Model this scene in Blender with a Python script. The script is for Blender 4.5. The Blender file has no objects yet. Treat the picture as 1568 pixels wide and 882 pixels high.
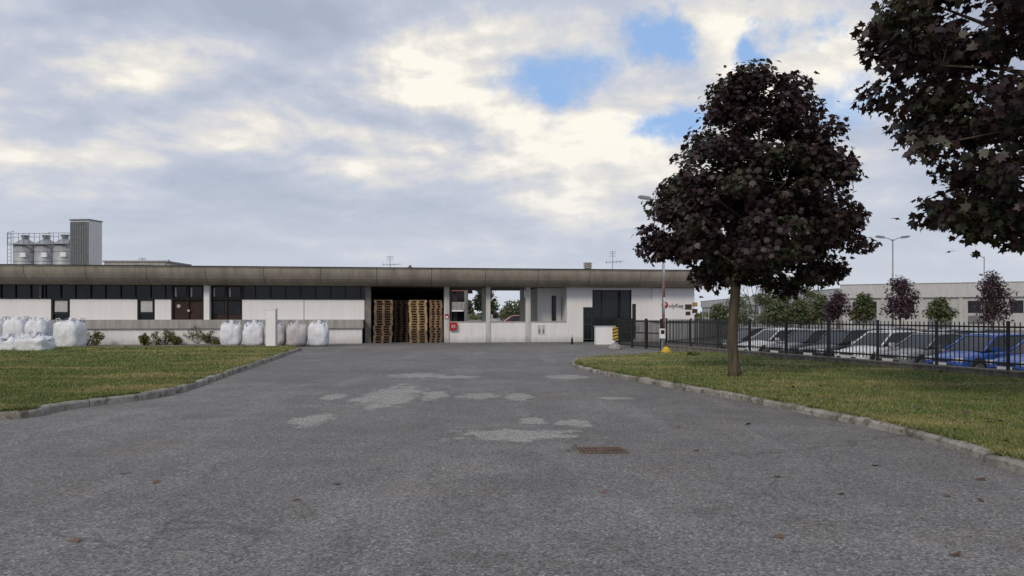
import bpy, bmesh, math, random
import numpy as np
from mathutils import Vector, Matrix, noise as mnoise
random.seed(7); rng=np.random.default_rng(11)
F=1130.0; CX=784.0; HY=482.0; CH=1.6
sc=bpy.context.scene
sc.view_settings.view_transform='Standard'; sc.view_settings.look='None'
sc.view_settings.exposure=0
def GP(px,py,z=0.0):
    Y=(CH-z)*F/(py-HY); return ((px-CX)/F*Y, Y)
# ---------------------------------------------------------------- nodes
def node(nt,t,ins=None,**attrs):
    n=nt.nodes.new(t)
    for k,v in attrs.items(): setattr(n,k,v)
    if ins:
        for k,v in ins.items():
            s=n.inputs[k]
            if isinstance(v,bpy.types.NodeSocket): nt.links.new(v,s)
            else: s.default_value=v
    return n
def mth(nt,op,a,b=None,c=None,clamp=False):
    n=nt.nodes.new('ShaderNodeMath'); n.operation=op; n.use_clamp=clamp
    for i,v in enumerate((a,b,c)):
        if v is None: continue
        if isinstance(v,bpy.types.NodeSocket): nt.links.new(v,n.inputs[i])
        else: n.inputs[i].default_value=v
    return n.outputs[0]
def vm(nt,op,a,b=None,out=0):
    n=nt.nodes.new('ShaderNodeVectorMath'); n.operation=op
    for i,v in enumerate((a,b)):
        if v is None: continue
        if isinstance(v,bpy.types.NodeSocket): nt.links.new(v,n.inputs[i])
        else: n.inputs[i].default_value=v
    return n.outputs[out]
def mix(nt,f,a,b,bt='MIX'):
    n=nt.nodes.new('ShaderNodeMix'); n.data_type='RGBA'; n.blend_type=bt
    for i,v in ((0,f),(6,a),(7,b)):
        if isinstance(v,bpy.types.NodeSocket): nt.links.new(v,n.inputs[i])
        else: n.inputs[i].default_value=(v if i==0 else (*v,1) if len(v)==3 else v)
    return n.outputs[2]
def mr(nt,v,a,b,c=0.0,d=1.0,smooth=True):
    n=nt.nodes.new('ShaderNodeMapRange')
    if smooth: n.interpolation_type='SMOOTHSTEP'
    nt.links.new(v,n.inputs[0])
    for i,x in enumerate((a,b,c,d)): n.inputs[i+1].default_value=x
    return n.outputs[0]
def noi(nt,vec,scale,detail=5,rough=.55,dist=0.0,out=0):
    n=node(nt,'ShaderNodeTexNoise',{'Scale':scale,'Detail':detail,'Roughness':rough,'Distortion':dist})
    nt.links.new(vec,n.inputs['Vector']); return n.outputs[out]
def newmat(name):
    m=bpy.data.materials.new(name); m.use_nodes=True; nt=m.node_tree
    return m,nt,nt.nodes['Principled BSDF']
def M(name,c1,c2=None,rough=.8,scale=2.5,streak=False,bump=.1,bscale=25,metal=0.0,spec=.3,dirt=0.0):
    m,nt,b=newmat(name)
    tc=nt.nodes.new('ShaderNodeTexCoord').outputs['Object']
    if c2 is None: c2=tuple(x*.8 for x in c1)
    vec=tc
    if streak: vec=vm(nt,'MULTIPLY',tc,(2.2,2.2,.22))
    f=mr(nt,noi(nt,vec,scale,7,.62),.33,.68)
    col=mix(nt,f,c1,c2)
    fine=noi(nt,tc,scale*14,3)
    col=mix(nt,.25,col,mix(nt,fine,(.62,.62,.62),(1.35,1.35,1.35)),'MULTIPLY')
    if dirt>0:
        z=nt.nodes.new('ShaderNodeSeparateXYZ'); nt.links.new(tc,z.inputs[0])
        d=mr(nt,mth(nt,'ADD',z.outputs[2],mth(nt,'MULTIPLY',noi(nt,tc,3.0),.5)),.2,.75,dirt,0.0)
        col=mix(nt,d,col,(.16,.15,.12))
    nt.links.new(col,b.inputs['Base Color'])
    b.inputs['Roughness'].default_value=rough; b.inputs['Metallic'].default_value=metal
    b.inputs['Specular IOR Level'].default_value=spec
    if bump>0:
        bn=node(nt,'ShaderNodeBump',{'Strength':bump,'Distance':.02,'Height':noi(nt,tc,bscale,5)})
        nt.links.new(bn.outputs[0],b.inputs['Normal'])
    return m
# ---------------------------------------------------------------- mesh builder
def obj_from(name,verts,faces,mats,mi=None,parent=None,smooth=False):
    me=bpy.data.meshes.new(name); me.from_pydata(verts,[],faces); me.update()
    for m in (mats if isinstance(mats,(list,tuple)) else [mats]): me.materials.append(m)
    if mi is not None: me.polygons.foreach_set('material_index',mi)
    if smooth: me.polygons.foreach_set('use_smooth',[True]*len(me.polygons))
    o=bpy.data.objects.new(name,me); sc.collection.objects.link(o)
    if parent: o.parent=parent
    return o
def empty(name,loc=(0,0,0),rz=0.0):
    e=bpy.data.objects.new(name,None); e.location=loc; e.rotation_euler=(0,0,rz); e.empty_display_size=.3
    sc.collection.objects.link(e); return e
class MB:
    def __init__(s): s.v=[];s.f=[];s.m=[];s.mats=[];s.sm=[]
    def mi(s,mat):
        if mat not in s.mats: s.mats.append(mat)
        return s.mats.index(mat)
    def box(s,mat,x0,x1,y0,y1,z0,z1,T=None):
        n=len(s.v); P=[(x,y,z) for z in (z0,z1) for y in (y0,y1) for x in (x0,x1)]
        if T is not None: P=[tuple(T@Vector(p)) for p in P]
        s.v+=P
        for f in ((0,2,3,1),(4,5,7,6),(0,1,5,4),(2,6,7,3),(0,4,6,2),(1,3,7,5)):
            s.f.append(tuple(n+i for i in f)); s.m.append(s.mi(mat)); s.sm.append(False)
    def quad(s,mat,pts):
        n=len(s.v); s.v+=[tuple(p) for p in pts]; s.f.append(tuple(range(n,n+len(pts)))); s.m.append(s.mi(mat)); s.sm.append(False)
    def tube(s,mat,pts,rad,k=8,cap=True):
        pts=[Vector(p) for p in pts]
        if not hasattr(rad,'__len__'): rad=[rad]*len(pts)
        n0=len(s.v); prev=None
        for i,p in enumerate(pts):
            d=(pts[min(i+1,len(pts)-1)]-pts[max(i-1,0)])
            if d.length<1e-6: d=Vector((0,0,1))
            d.normalize()
            if prev is None:
                up=Vector((1,0,0)) if abs(d.x)<.9 else Vector((0,1,0))
            else: up=prev
            a=(up-d*up.dot(d)).normalized(); b=d.cross(a); prev=a
            for j in range(k):
                t=2*math.pi*j/k; s.v.append(tuple(p+(a*math.cos(t)+b*math.sin(t))*rad[i]))
        for i in range(len(pts)-1):
            for j in range(k):
                q=n0+i*k; s.f.append((q+j,q+(j+1)%k,q+k+(j+1)%k,q+k+j)); s.m.append(s.mi(mat)); s.sm.append(True)
        if cap:
            s.f.append(tuple(n0+j for j in reversed(range(k)))); s.m.append(s.mi(mat)); s.sm.append(False)
            q=n0+(len(pts)-1)*k; s.f.append(tuple(q+j for j in range(k))); s.m.append(s.mi(mat)); s.sm.append(False)
    def done(s,name,parent=None,loc=None,rz=None):
        o=obj_from(name,s.v,s.f,s.mats,s.m,parent)
        o.data.polygons.foreach_set('use_smooth',s.sm)
        if loc: o.location=loc
        if rz is not None: o.rotation_euler=(0,0,rz)
        return o
# ---------------------------------------------------------------- materials
white=M('white_plaster',(.82,.81,.80),(.74,.73,.72),streak=True,rough=.85,bump=.05,dirt=.4)
whiteP=M('white_panel',(.85,.84,.84),(.80,.79,.79),streak=True,rough=.6,bump=.02)
conc=M('weathered_concrete',(.34,.33,.31),(.20,.195,.18),streak=True,rough=.9,bump=.3)
lowwallM=M('stained_concrete',(.22,.205,.18),(.11,.10,.085),streak=True,rough=.95,bump=.3)
concL=M('light_concrete',(.42,.40,.37),(.30,.285,.26),streak=True,rough=.9,bump=.2)
pillarM=M('pillar_paint',(.62,.61,.59),(.48,.47,.45),streak=True,rough=.85,dirt=.5)
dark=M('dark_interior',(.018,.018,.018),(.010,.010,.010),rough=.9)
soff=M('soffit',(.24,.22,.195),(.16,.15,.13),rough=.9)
frame=M('dark_frame',(.02,.022,.024),(.014,.015,.016),rough=.5,bump=0)
frameW=M('white_frame',(.55,.55,.55),rough=.5,bump=0)
brown=M('brown_door',(.045,.022,.016),(.03,.016,.012),rough=.45,bump=0)
green=M('green_frame',(.03,.06,.05),rough=.5,bump=0)
gal=M('galvanised',(.33,.34,.35),(.25,.26,.27),rough=.5,metal=.6,bump=.03)
silverM=M('silo_metal',(.40,.42,.44),(.32,.34,.36),streak=True,rough=.5,metal=.2,bump=.03)
blackm=M('fence_paint',(.022,.024,.026),(.035,.034,.033),rough=.5,bump=0)
red=M('red_paint',(.42,.03,.03),rough=.5,bump=0)
yellow=M('yellow_paint',(.62,.42,.03),(.45,.30,.03),rough=.6,bump=.05)
rubber=M('tyre_rubber',(.02,.02,.02),rough=.85,bump=0)
terrac=M('terracotta',(.32,.12,.07),(.22,.09,.06),rough=.9)
bark=M('bark',(.13,.105,.072),(.062,.05,.036),streak=True,scale=6,rough=.95,bump=.8,bscale=18)
def glassM(name,c,rough=.06,spec=.5):
    m,nt,b=newmat(name)
    tc=nt.nodes.new('ShaderNodeTexCoord').outputs['Object']
    nt.links.new(mix(nt,mr(nt,noi(nt,tc,.7,2),.4,.6),c,tuple(x*2.2 for x in c)),b.inputs['Base Color'])
    b.inputs['Roughness'].default_value=rough; b.inputs['Specular IOR Level'].default_value=spec
    return m
glass=glassM('window_glass',(.006,.007,.008),.08,.32)
# ---------------------------------------------------------------- asphalt
def asphalt():
    m,nt,b=newmat('asphalt')
    P=nt.nodes.new('ShaderNodeNewGeometry').outputs['Position']
    base=mix(nt,mr(nt,noi(nt,P,.22,6,.6),.35,.65),(.165,.157,.150),(.205,.196,.188))
    base=mix(nt,mr(nt,noi(nt,P,1.1,9,.72),.42,.60,0,.55),base,(.136,.129,.124))
    base=mix(nt,mr(nt,noi(nt,vm(nt,'MULTIPLY',P,(1.1,.12,1)),1.0,6,.65),.50,.68,0,.5),base,(.245,.233,.225))
    base=mix(nt,mr(nt,noi(nt,vm(nt,'ADD',P,(4,2.5,0)),.33,8,.66),.54,.60,0,.35),base,(.11,.105,.10))
    best=None
    dn=mth(nt,'MULTIPLY',mth(nt,'SUBTRACT',noi(nt,P,2.6,12,.8),.5),4.4)
    for (a,c,w,h) in ((602,605,36,15),(667,605,17,7),(735,606,28,4),(795,608,18,5),(795,666,78,8),(815,644,20,5),(512,608,16,4),(480,642,26,8),(560,612,26,3),(880,648,22,5),(640,575,40,3),(700,577,30,2),(870,577,30,3),(940,610,22,2)):
        x,y=GP(a,c); rx=w/F*y*1.25; ry=max(.16,(GP(a,c-h)[1]-GP(a,c+h)[1])/2)*1.2
        L=vm(nt,'LENGTH',vm(nt,'DIVIDE',vm(nt,'SUBTRACT',P,(x,y,0)),(rx,ry,1)),out=1)
        v=mth(nt,'SUBTRACT',1.0,L)
        best=v if best is None else mth(nt,'MAXIMUM',best,v)
    core=mth(nt,'ADD',best,dn)
    base=mix(nt,mr(nt,mth(nt,'ADD',best,mth(nt,'MULTIPLY',dn,.5)),-.7,0,0,.3),base,(.12,.114,.108))
    pm=mr(nt,core,-.02,.26,0,.68)
    base=mix(nt,pm,base,(.355,.34,.32))
    base=mix(nt,mr(nt,noi(nt,vm(nt,'ADD',P,(30,9,0)),.8,6,.7),.57,.70,0,.55),base,(.18,.148,.12))
    vor=node(nt,'ShaderNodeTexVoronoi',{'Scale':62.0,'Vector':P})
    sp=nt.nodes.new('ShaderNodeSeparateColor'); nt.links.new(vor.outputs['Color'],sp.inputs[0])
    agg=mr(nt,sp.outputs[0],0,1,.42,1.6,False)
    agg=mth(nt,'ADD',agg,mr(nt,sp.outputs[1],.9,.93,0,.9))
    cm=nt.nodes.new('ShaderNodeCombineColor')
    for i in range(3): nt.links.new(agg,cm.inputs[i])
    base=mix(nt,.8,base,cm.outputs[0],'MULTIPLY')
    base=mix(nt,.75,base,mix(nt,noi(nt,P,26,5,.75),(.45,.45,.45),(1.5,1.5,1.5)),'MULTIPLY')
    wv=vm(nt,'ADD',P,vm(nt,'MULTIPLY',noi(nt,P,1.1,5,out=1),(1.2,1.2,0)))
    ve=node(nt,'ShaderNodeTexVoronoi',{'Scale':.26,'Vector':wv},feature='DISTANCE_TO_EDGE')
    cr=mth(nt,'MULTIPLY',mr(nt,ve.outputs['Distance'],.001,.006,1,0),mr(nt,noi(nt,P,.5,2),.48,.58))
    base=mix(nt,mth(nt,'MULTIPLY',cr,.42),base,(.05,.048,.045))
    nt.links.new(base,b.inputs['Base Color']); b.inputs['Roughness'].default_value=.88
    b.inputs['Specular IOR Level'].default_value=.25
    bn=node(nt,'ShaderNodeBump',{'Strength':.6,'Distance':.008,'Height':vor.outputs['Distance']})
    nt.links.new(bn.outputs[0],b.inputs['Normal'])
    return m
asph=asphalt()
FL=[(25.0,-21.0),(12.1,17.5),(6.9,33.0),(9.2,36.6),(12.6,42.5),(14.5,60.0),(20.0,900.0)]
DZ=-.6
v=[];f=[]
Lx=-900
for i,(x,y) in enumerate(FL): v+=[(Lx,y,0),(x,y,0),(x+.01,y,DZ),(900,y,DZ)]
for i in range(len(FL)-1):
    a=i*4;c=a+4
    f+=[(a,a+1,c+1,c),(a+1,a+2,c+2,c+1),(a+2,a+3,c+3,c+2)]
obj_from('ground',v,f,asph)
# ---------------------------------------------------------------- lawns
def grassmat(name,blade=False):
    m,nt,b=newmat(name)
    g=nt.nodes.new('ShaderNodeNewGeometry'); P=g.outputs['Position']
    c=mix(nt,mr(nt,noi(nt,P,.9,6,.65),.38,.62),(.115,.160,.048),(.178,.205,.070))
    c=mix(nt,mr(nt,noi(nt,vm(nt,'MULTIPLY',P,(.35,1,1)),.55,7,.7),.47,.62,0,.8),c,(.34,.295,.135))
    c=mix(nt,mr(nt,noi(nt,vm(nt,'ADD',P,(7,3,0)),1.9,6,.7),.54,.66,0,.6),c,(.080,.125,.036))
    if blade:
        r=g.outputs['Random Per Island']
        c=mix(nt,.75,c,mix(nt,r,(.55,.6,.5),(1.55,1.45,1.5)),'MULTIPLY')
        c=mix(nt,mr(nt,r,.84,.9,0,.7),c,(.36,.31,.18))
    else:
        c=mix(nt,.8,c,mix(nt,noi(nt,P,35,4,.7),(.3,.3,.3),(1.25,1.2,1.1)),'MULTIPLY')
        c=mix(nt,mr(nt,noi(nt,P,2.1,7,.7),.58,.68,0,.7),c,(.14,.105,.07))
    nt.links.new(c,b.inputs['Base Color']); b.inputs['Roughness'].default_value=.75; b.inputs['Specular IOR Level'].default_value=.15
    return m
gM=grassmat('grass'); gB=grassmat('grass_blade',True)
kerbM,nt,b=newmat('kerb_stone')
P=nt.nodes.new('ShaderNodeNewGeometry').outputs['Position']
c=mix(nt,mr(nt,noi(nt,P,1.6,8,.7),.38,.62),(.38,.355,.31),(.19,.175,.145))
c=mix(nt,mr(nt,noi(nt,P,4,7,.72),.50,.62,0,.85),c,(.085,.08,.05))
c=mix(nt,.6,c,mix(nt,noi(nt,P,45,3),(.5,.5,.5),(1.5,1.5,1.5)),'MULTIPLY')
nt.links.new(c,b.inputs['Base Color']); b.inputs['Roughness'].default_value=.9
bn=node(nt,'ShaderNodeBump',{'Strength':.5,'Distance':.02,'Height':noi(nt,P,30,5)}); nt.links.new(bn.outputs[0],b.inputs['Normal'])
def crom(pts,n=6):
    out=[]
    for i in range(len(pts)-1):
        p0=pts[max(i-1,0)];p1=pts[i];p2=pts[i+1];p3=pts[min(i+2,len(pts)-1)]
        for k in range(n):
            t=k/n
            out.append(tuple(.5*((2*p1[j])+(-p0[j]+p2[j])*t+(2*p0[j]-5*p1[j]+4*p2[j]-p3[j])*t*t+(-p0[j]+3*p1[j]-3*p2[j]+p3[j])*t**3) for j in range(2)))
    out.append(pts[-1]); return out
def kerb_lawn(tag,edge,closing,side,zmean=.115,kh=.13):
    e=crom(edge)
    kb=MB(); inner=[]
    N=[]
    for i in range(len(e)):
        a=Vector(e[max(i-1,0)]);c=Vector(e[min(i+1,len(e)-1)]);d=(c-a).normalized(); N.append(Vector((-d.y,d.x))*side)
    w=.13
    for i in range(len(e)): inner.append(tuple(Vector(e[i])+N[i]*w))
    L=0; start=0
    def stone(i0,i1):
        k=i1-i0+1; dz=random.uniform(-.012,.010); jx=random.uniform(-.012,.012)
        n0=len(kb.v)
        for i in range(i0,i1+1):
            o=Vector(e[i])+N[i]*jx;n=N[i]
            t=0
            if i==i0: t=.008
            if i==i1: t=-.008
            dd=Vector((n.y,-n.x))*side*t
            o=o+dd
            for q,z in ((0,-.02),(0,kh-.035+dz),(.022,kh-.005+dz),(w,kh+dz),(w,.0)):
                p=o+n*q; kb.v.append((p.x,p.y,z))
        for i in range(k-1):
            for j in range(4):
                q=n0+i*5+j; kb.f.append((q,q+1,q+6,q+5)); kb.m.append(kb.mi(kerbM)); kb.sm.append(False)
        for q in (n0,n0+(k-1)*5):
            kb.f.append(tuple(q+j for j in range(5))); kb.m.append(0); kb.sm.append(False)
    for i in range(1,len(e)):
        L+=(Vector(e[i])-Vector(e[i-1])).length
        if L>.95 or i==len(e)-1: stone(start,i); start=i; L=0
    kb.done('kerb')
    poly=inner+closing
    bm=bmesh.new(); vs=[bm.verts.new((x,y,zmean)) for x,y in poly]; bm.faces.new(vs)
    bmesh.ops.triangulate(bm,faces=bm.faces[:]); 
    me=bpy.data.meshes.new('lawn'); bm.to_mesh(me); bm.free(); me.materials.append(gM)
    lawn=bpy.data.objects.new('grass_lawn',me); sc.collection.objects.link(lawn)
    return poly,lawn
def inpoly(x,y,poly):
    ins=np.zeros(len(x),bool); n=len(poly); j=n-1
    for i in range(n):
        xi,yi=poly[i];xj,yj=poly[j]
        if yi!=yj:
            c=((yi>y)!=(yj>y))&(x<(xj-xi)*(y-yi)/(yj-yi)+xi); ins^=c
        j=i
    return ins
def polys(name,V,mat):
    n,k,_=V.shape
    me=bpy.data.meshes.new(name); me.vertices.add(n*k); me.vertices.foreach_set('co',V.reshape(-1).astype(np.float32))
    me.loops.add(n*k); me.loops.foreach_set('vertex_index',np.arange(n*k,dtype=np.int32))
    me.polygons.add(n); me.polygons.foreach_set('loop_start',np.arange(0,n*k,k,dtype=np.int32))
    try: me.polygons.foreach_set('loop_total',np.full(n,k,dtype=np.int32))
    except Exception: pass
    me.update(calc_edges=True); me.validate()
    me.materials.append(mat); o=bpy.data.objects.new(name,me); sc.collection.objects.link(o); return o
def blades(poly,parent,n,a0,a1,Y0,Y1,z=.115,edge=None):
    u=rng.random(n); Y=1/(1/Y0-u*(1/Y0-1/Y1)); a=a0+(a1-a0)*rng.random(n); X=a*Y
    k=inpoly(X,Y,poly); X=X[k];Y=Y[k];n=len(X)
    h=rng.uniform(.018,.055,n)*(1+.3*np.sin(X*1.7)*np.sin(Y*1.3)); w=.0035+.0007*Y; th=rng.random(n)*6.283; ln=rng.uniform(0,.035,n); tl=rng.random(n)*6.283
    V=np.zeros((n,3,3)); dx=np.cos(th)*w; dy=np.sin(th)*w
    V[:,0]=np.stack([X-dx,Y-dy,np.full(n,z-.003)],1);V[:,1]=np.stack([X+dx,Y+dy,np.full(n,z-.003)],1)
    V[:,2]=np.stack([X+ln*np.cos(tl),Y+ln*np.sin(tl),z+h],1)
    o=polys('grass_blades',V,gB); o.parent=parent
def tufts(poly,parent,i0,i1,n):
    pts=np.array(poly[i0:i1]); seg=rng.integers(0,len(pts)-1,n); t=rng.random(n)[:,None]; p=pts[seg]*(1-t)+pts[seg+1]*t
    k=np.sin(p[:,0]*3.1+p[:,1]*2.3)+np.sin(p[:,0]*7.7-p[:,1]*5.1)>-.2; p=p[k]; n=len(p)
    p=p+rng.normal(size=(n,2))*.035; h=rng.uniform(.03,.085,n); w=.004+.0005*p[:,1]; th=rng.random(n)*6.283
    V=np.zeros((n,3,3)); dx=np.cos(th)*w; dy=np.sin(th)*w; z=np.full(n,.11)
    V[:,0]=np.stack([p[:,0]-dx,p[:,1]-dy,z],1);V[:,1]=np.stack([p[:,0]+dx,p[:,1]+dy,z],1)
    V[:,2]=np.stack([p[:,0]+rng.normal(size=n)*.045,p[:,1]+rng.normal(size=n)*.045,z+h],1)
    o=polys('edge_tufts',V,gB); o.parent=parent
LE=[(-16,9.6),(-11,10.6)]+[GP(*p) for p in ((0,643),(80,632),(150,621),(230,611),(290,597),(340,579),(385,563),(420,551),(444,542))]+[(-9.55,33.4),(-10.2,34.8),(-11.6,35.3),(-20,34.6),(-40,32.0)]
pl,ol=kerb_lawn('L',LE,[(-40,9.0),(-16.2,9.75)],1)
blades(pl,ol,190000,-.72,-.27,9.0,36); tufts(pl,ol,6,66,9000)
RE=[(5.6,-6),(5.35,2)]+[GP(*p) for p in ((1568,728),(1500,702),(1400,671),(1300,648),(1200,627),(1100,607),(1000,589),(930,576),(893,567),(876,560))]+[(2.25,25.6),(3.2,27.2),(4.8,28.6),(6.2,29.9),(7.7,30.2)]
pr,orr=kerb_lawn('R',RE,[(7.85,30.0),(11.95,17.6),(20.0,-6.0)],-1,zmean=.098,kh=.11)
blades(pr,orr,240000,.07,.72,5.5,31,z=.098); tufts(pr,orr,8,66,9000)
# ---------------------------------------------------------------- leaves / trees
LT=np.array([(0,-.5),(.2,-.4),(.5,-.34),(.36,-.06),(.54,.2),(.22,.18),(0,.58),(-.22,.18),(-.54,.2),(-.36,-.06),(-.5,-.34),(-.2,-.4)])
LT=np.concatenate([LT,(-.35*np.abs(LT[:,:1])-.12*np.clip(LT[:,1:2],0,1))],1)
LS=np.array([(0,-.5,0),(.38,0,-.12),(0,.55,-.1),(-.38,0,-.12)])
def leafmesh(name,pos,out,size,mat,T=LT,parent=None,up=.7):
    n=len(pos)
    nr=rng.normal(size=(n,3))*.55+out*.7+np.array([0,0,up]); nr/=np.linalg.norm(nr,axis=1,keepdims=True)
    t=out*.6+rng.normal(size=(n,3))*.6+np.array([0,0,-.7]); t-=nr*np.sum(t*nr,1,keepdims=True); t/=np.linalg.norm(t,axis=1,keepdims=True)
    s=np.cross(t,nr); sz=size*rng.uniform(.65,1.25,n)[:,None,None]
    V=pos[:,None,:]+sz*(s[:,None,:]*T[None,:,0:1]+t[:,None,:]*T[None,:,1:2]+nr[:,None,:]*T[None,:,2:3])
    o=polys(name,V,mat); 
    if parent: o.parent=parent
    return o
def leafmat(name,cA,cB,cC,trans=.25,nscale=.9,cut=(.45,.62)):
    m,nt,b=newmat(name)
    g=nt.nodes.new('ShaderNodeNewGeometry'); P=g.outputs['Position']; r=g.outputs['Random Per Island']
    c=mix(nt,r,cA,cB); c=mix(nt,mth(nt,'MULTIPLY',mr(nt,noi(nt,P,nscale,3),cut[0],cut[1]),mr(nt,r,.2,.7,1,.35)),c,cC)
    c=mix(nt,.6,c,mix(nt,mth(nt,'FRACT',mth(nt,'MULTIPLY',r,17.3)),(.5,.5,.5),(1.5,1.5,1.5)),'MULTIPLY')
    nt.links.new(c,b.inputs['Base Color']); b.inputs['Roughness'].default_value=.45; b.inputs['Specular IOR Level'].default_value=.45
    tr=nt.nodes.new('ShaderNodeBsdfTranslucent'); nt.links.new(mix(nt,1.0,c,(1.7,1.2,.9),'MULTIPLY'),tr.inputs[0])
    ms=nt.nodes.new('ShaderNodeMixShader'); ms.inputs[0].default_value=trans
    nt.links.new(b.outputs[0],ms.inputs[1]); nt.links.new(tr.outputs[0],ms.inputs[2])
    nt.links.new(ms.outputs[0],nt.nodes['Material Output'].inputs[0]); return m
purple=leafmat('purple_maple_leaf',(.026,.016,.021),(.054,.027,.029),(.040,.052,.020),trans=.3)
purpleD=leafmat('dark_purple_leaf',(.045,.022,.035),(.075,.035,.05),(.05,.04,.035))
greenL=leafmat('green_leaf',(.06,.09,.035),(.10,.13,.05),(.14,.13,.06))
shrubL=leafmat('shrub_leaf',(.06,.10,.02),(.13,.17,.03),(.16,.12,.04),nscale=3)
def big_maple(base,table,axis_px,ysc,nclump,nleaf,size,trunk_r,fork,depth=.92,seed=1,csize=(.32,.62),sep=.72):
    R=random.Random(seed); X0,Y0=base
    zs=[1.6+(HY-t[0])*ysc for t in table]; ls=[(t[1]-axis_px)*ysc for t in table]; rs=[(t[2]-axis_px)*ysc for t in table]
    zs_=zs[::-1]; ls_=ls[::-1]; rs_=rs[::-1]
    def env(z): 
        return np.interp(z,zs_,ls_),np.interp(z,zs_,rs_)
    E=empty('purple_maple_tree',(X0,Y0,0))
    cl=[]
    tries=0
    while len(cl)<nclump and tries<40000:
        tries+=1
        z=R.uniform(zs_[0],zs_[-1]); l,r=env(z); cx=(l+r)/2; hw=(r-l)/2
        if R.random()>(hw/ max((b-a)/2 for a,b in zip(ls,rs)))**1.3: continue
        th=R.uniform(0,2*math.pi); q=R.uniform(.12,1)**.45
        cs=R.uniform(*csize)*min(1,.45+hw/2.4)
        rr=max(0,hw-cs*.75)*q
        x=cx+rr*math.cos(th); y=rr*math.sin(th)*depth
        zz=min(z,zs_[-1]-cs*.6)
        if any((x-c[0])**2+(y-c[1])**2+(zz-c[2])**2<(sep*cs)**2 for c in cl): continue
        cl.append((x,y,zz,cs))
    C=np.array(cl); w=C[:,3]**2.2; w/=w.sum(); idx=rng.choice(len(C),nleaf,p=w)
    d=rng.normal(size=(nleaf,3)); d/=np.linalg.norm(d,axis=1,keepdims=True)
    rad=C[idx,3]*rng.uniform(.05,1,nleaf)**.42
    pos=C[idx,:3]+d*rad[:,None]*np.array([1.08,1.08,.68])
    ns=nleaf//10; k=rng.choice(nleaf,ns); pos[k]+=rng.normal(size=(ns,3))*.13
    cen=np.array([0,0,(zs_[0]+zs_[-1])/2]); out=(pos-cen); out/=np.linalg.norm(out,axis=1,keepdims=True)+1e-6
    leafmesh('foliage',pos,(out*.5+d*.6),size,purple,parent=E)
    b=MB(); zt=zs_[-1]
    fk=Vector((0.05,0,fork))
    tp=[Vector((.0,0,.05)),Vector((-.01,0,.25)),Vector((-.05,0.02,.9)),Vector((-.03,0,1.6)),Vector((.02,0,fork*.8)),fk]
    b.tube(bark,tp,[trunk_r*1.45,trunk_r*1.1,trunk_r*.95,trunk_r*.88,trunk_r*.9,trunk_r*.85],12)
    nodes=[]
    lead=[fk]
    for i in range(1,7):
        t=i/6; lead.append(Vector((fk.x+.35*math.sin(t*3)+(ls_[-1]+rs_[-1])/2*t*.8,.15*math.sin(t*5),fork+(zt-fork-.6)*t)))
    b.tube(bark,lead,[trunk_r*(.75-.65*i/6) for i in range(7)],8); nodes+=[(p,trunk_r*(.6-.5*i/6)) for i,p in enumerate(lead)]
    for i in range(11):
        th=i*2.4+R.uniform(-.3,.3); z0=fork-.2+R.uniform(0,1)*(zt-fork)*.45; st=Vector((fk.x*.8,0,z0))
        if z0>fork:
            tt=(z0-fork)/(zt-fork-.6)*6; ii=int(tt); st=lead[ii].lerp(lead[min(ii+1,6)],tt-ii)
        z1=min(zt-.6,z0+R.uniform(.5,2.2)); l,r=env(z1); hw=(r-l)/2*.72
        en=Vector(((l+r)/2+hw*math.cos(th),hw*depth*math.sin(th),z1))
        m1=st.lerp(en,.35)+Vector((0,0,.28)); m2=st.lerp(en,.7)+Vector((R.uniform(-.15,.15),R.uniform(-.15,.15),.22))
        pp=[st,m1,m2,en]; rr=trunk_r*R.uniform(.38,.55)
        b.tube(bark,pp,[rr,rr*.7,rr*.42,rr*.16],7); nodes+=[(p,rr*(.6,.6,.4,.15)[j]) for j,p in enumerate(pp)][1:]
    for c in cl:
        c3=Vector(c[:3]); best=min(nodes,key=lambda n:(n[0]-c3).length+(2 if n[0].z>c3.z+.5 else 0))
        p0=best[0]; mid=p0.lerp(c3,.55)+Vector((R.uniform(-.1,.1),R.uniform(-.1,.1),.12)); rr=max(.008,min(best[1]*.6,.035))
        b.tube(bark,[p0,mid,c3],[rr,rr*.6,.005],5,False)
    b.done('trunk_and_limbs',E)
    return E
TB=[(104,1098,1205),(116,1084,1225),(142,1072,1250),(170,1062,1280),(200,1052,1294),(240,1024,1294),(280,1010,1310),(320,986,1310),(350,976,1320),(380,982,1332),(400,1000,1332),(418,1035,1315),(432,1080,1295),(450,1215,1285)]
y=18.1
big_maple(((1125-CX)/F*y,y),TB,1125,y/F,175,27500,.135,.135,2.75,seed=3,csize=(.30,.55),sep=.80)
y=11.0
TN=[(-260,1600,1800),(-180,1480,1920),(-80,1385,1990),(0,1325,2030),(90,1305,2040),(160,1335,2040),(215,1345,2040),(255,1325,2000),(290,1370,1960),(330,1428,1850),(362,1475,1700),(384,1494,1580)]
big_maple(((1690-CX)/F*y,y),TN,1690,y/F,165,25500,.13,.15,2.6,seed=8,depth=.75,csize=(.28,.56),sep=.78)
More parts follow.
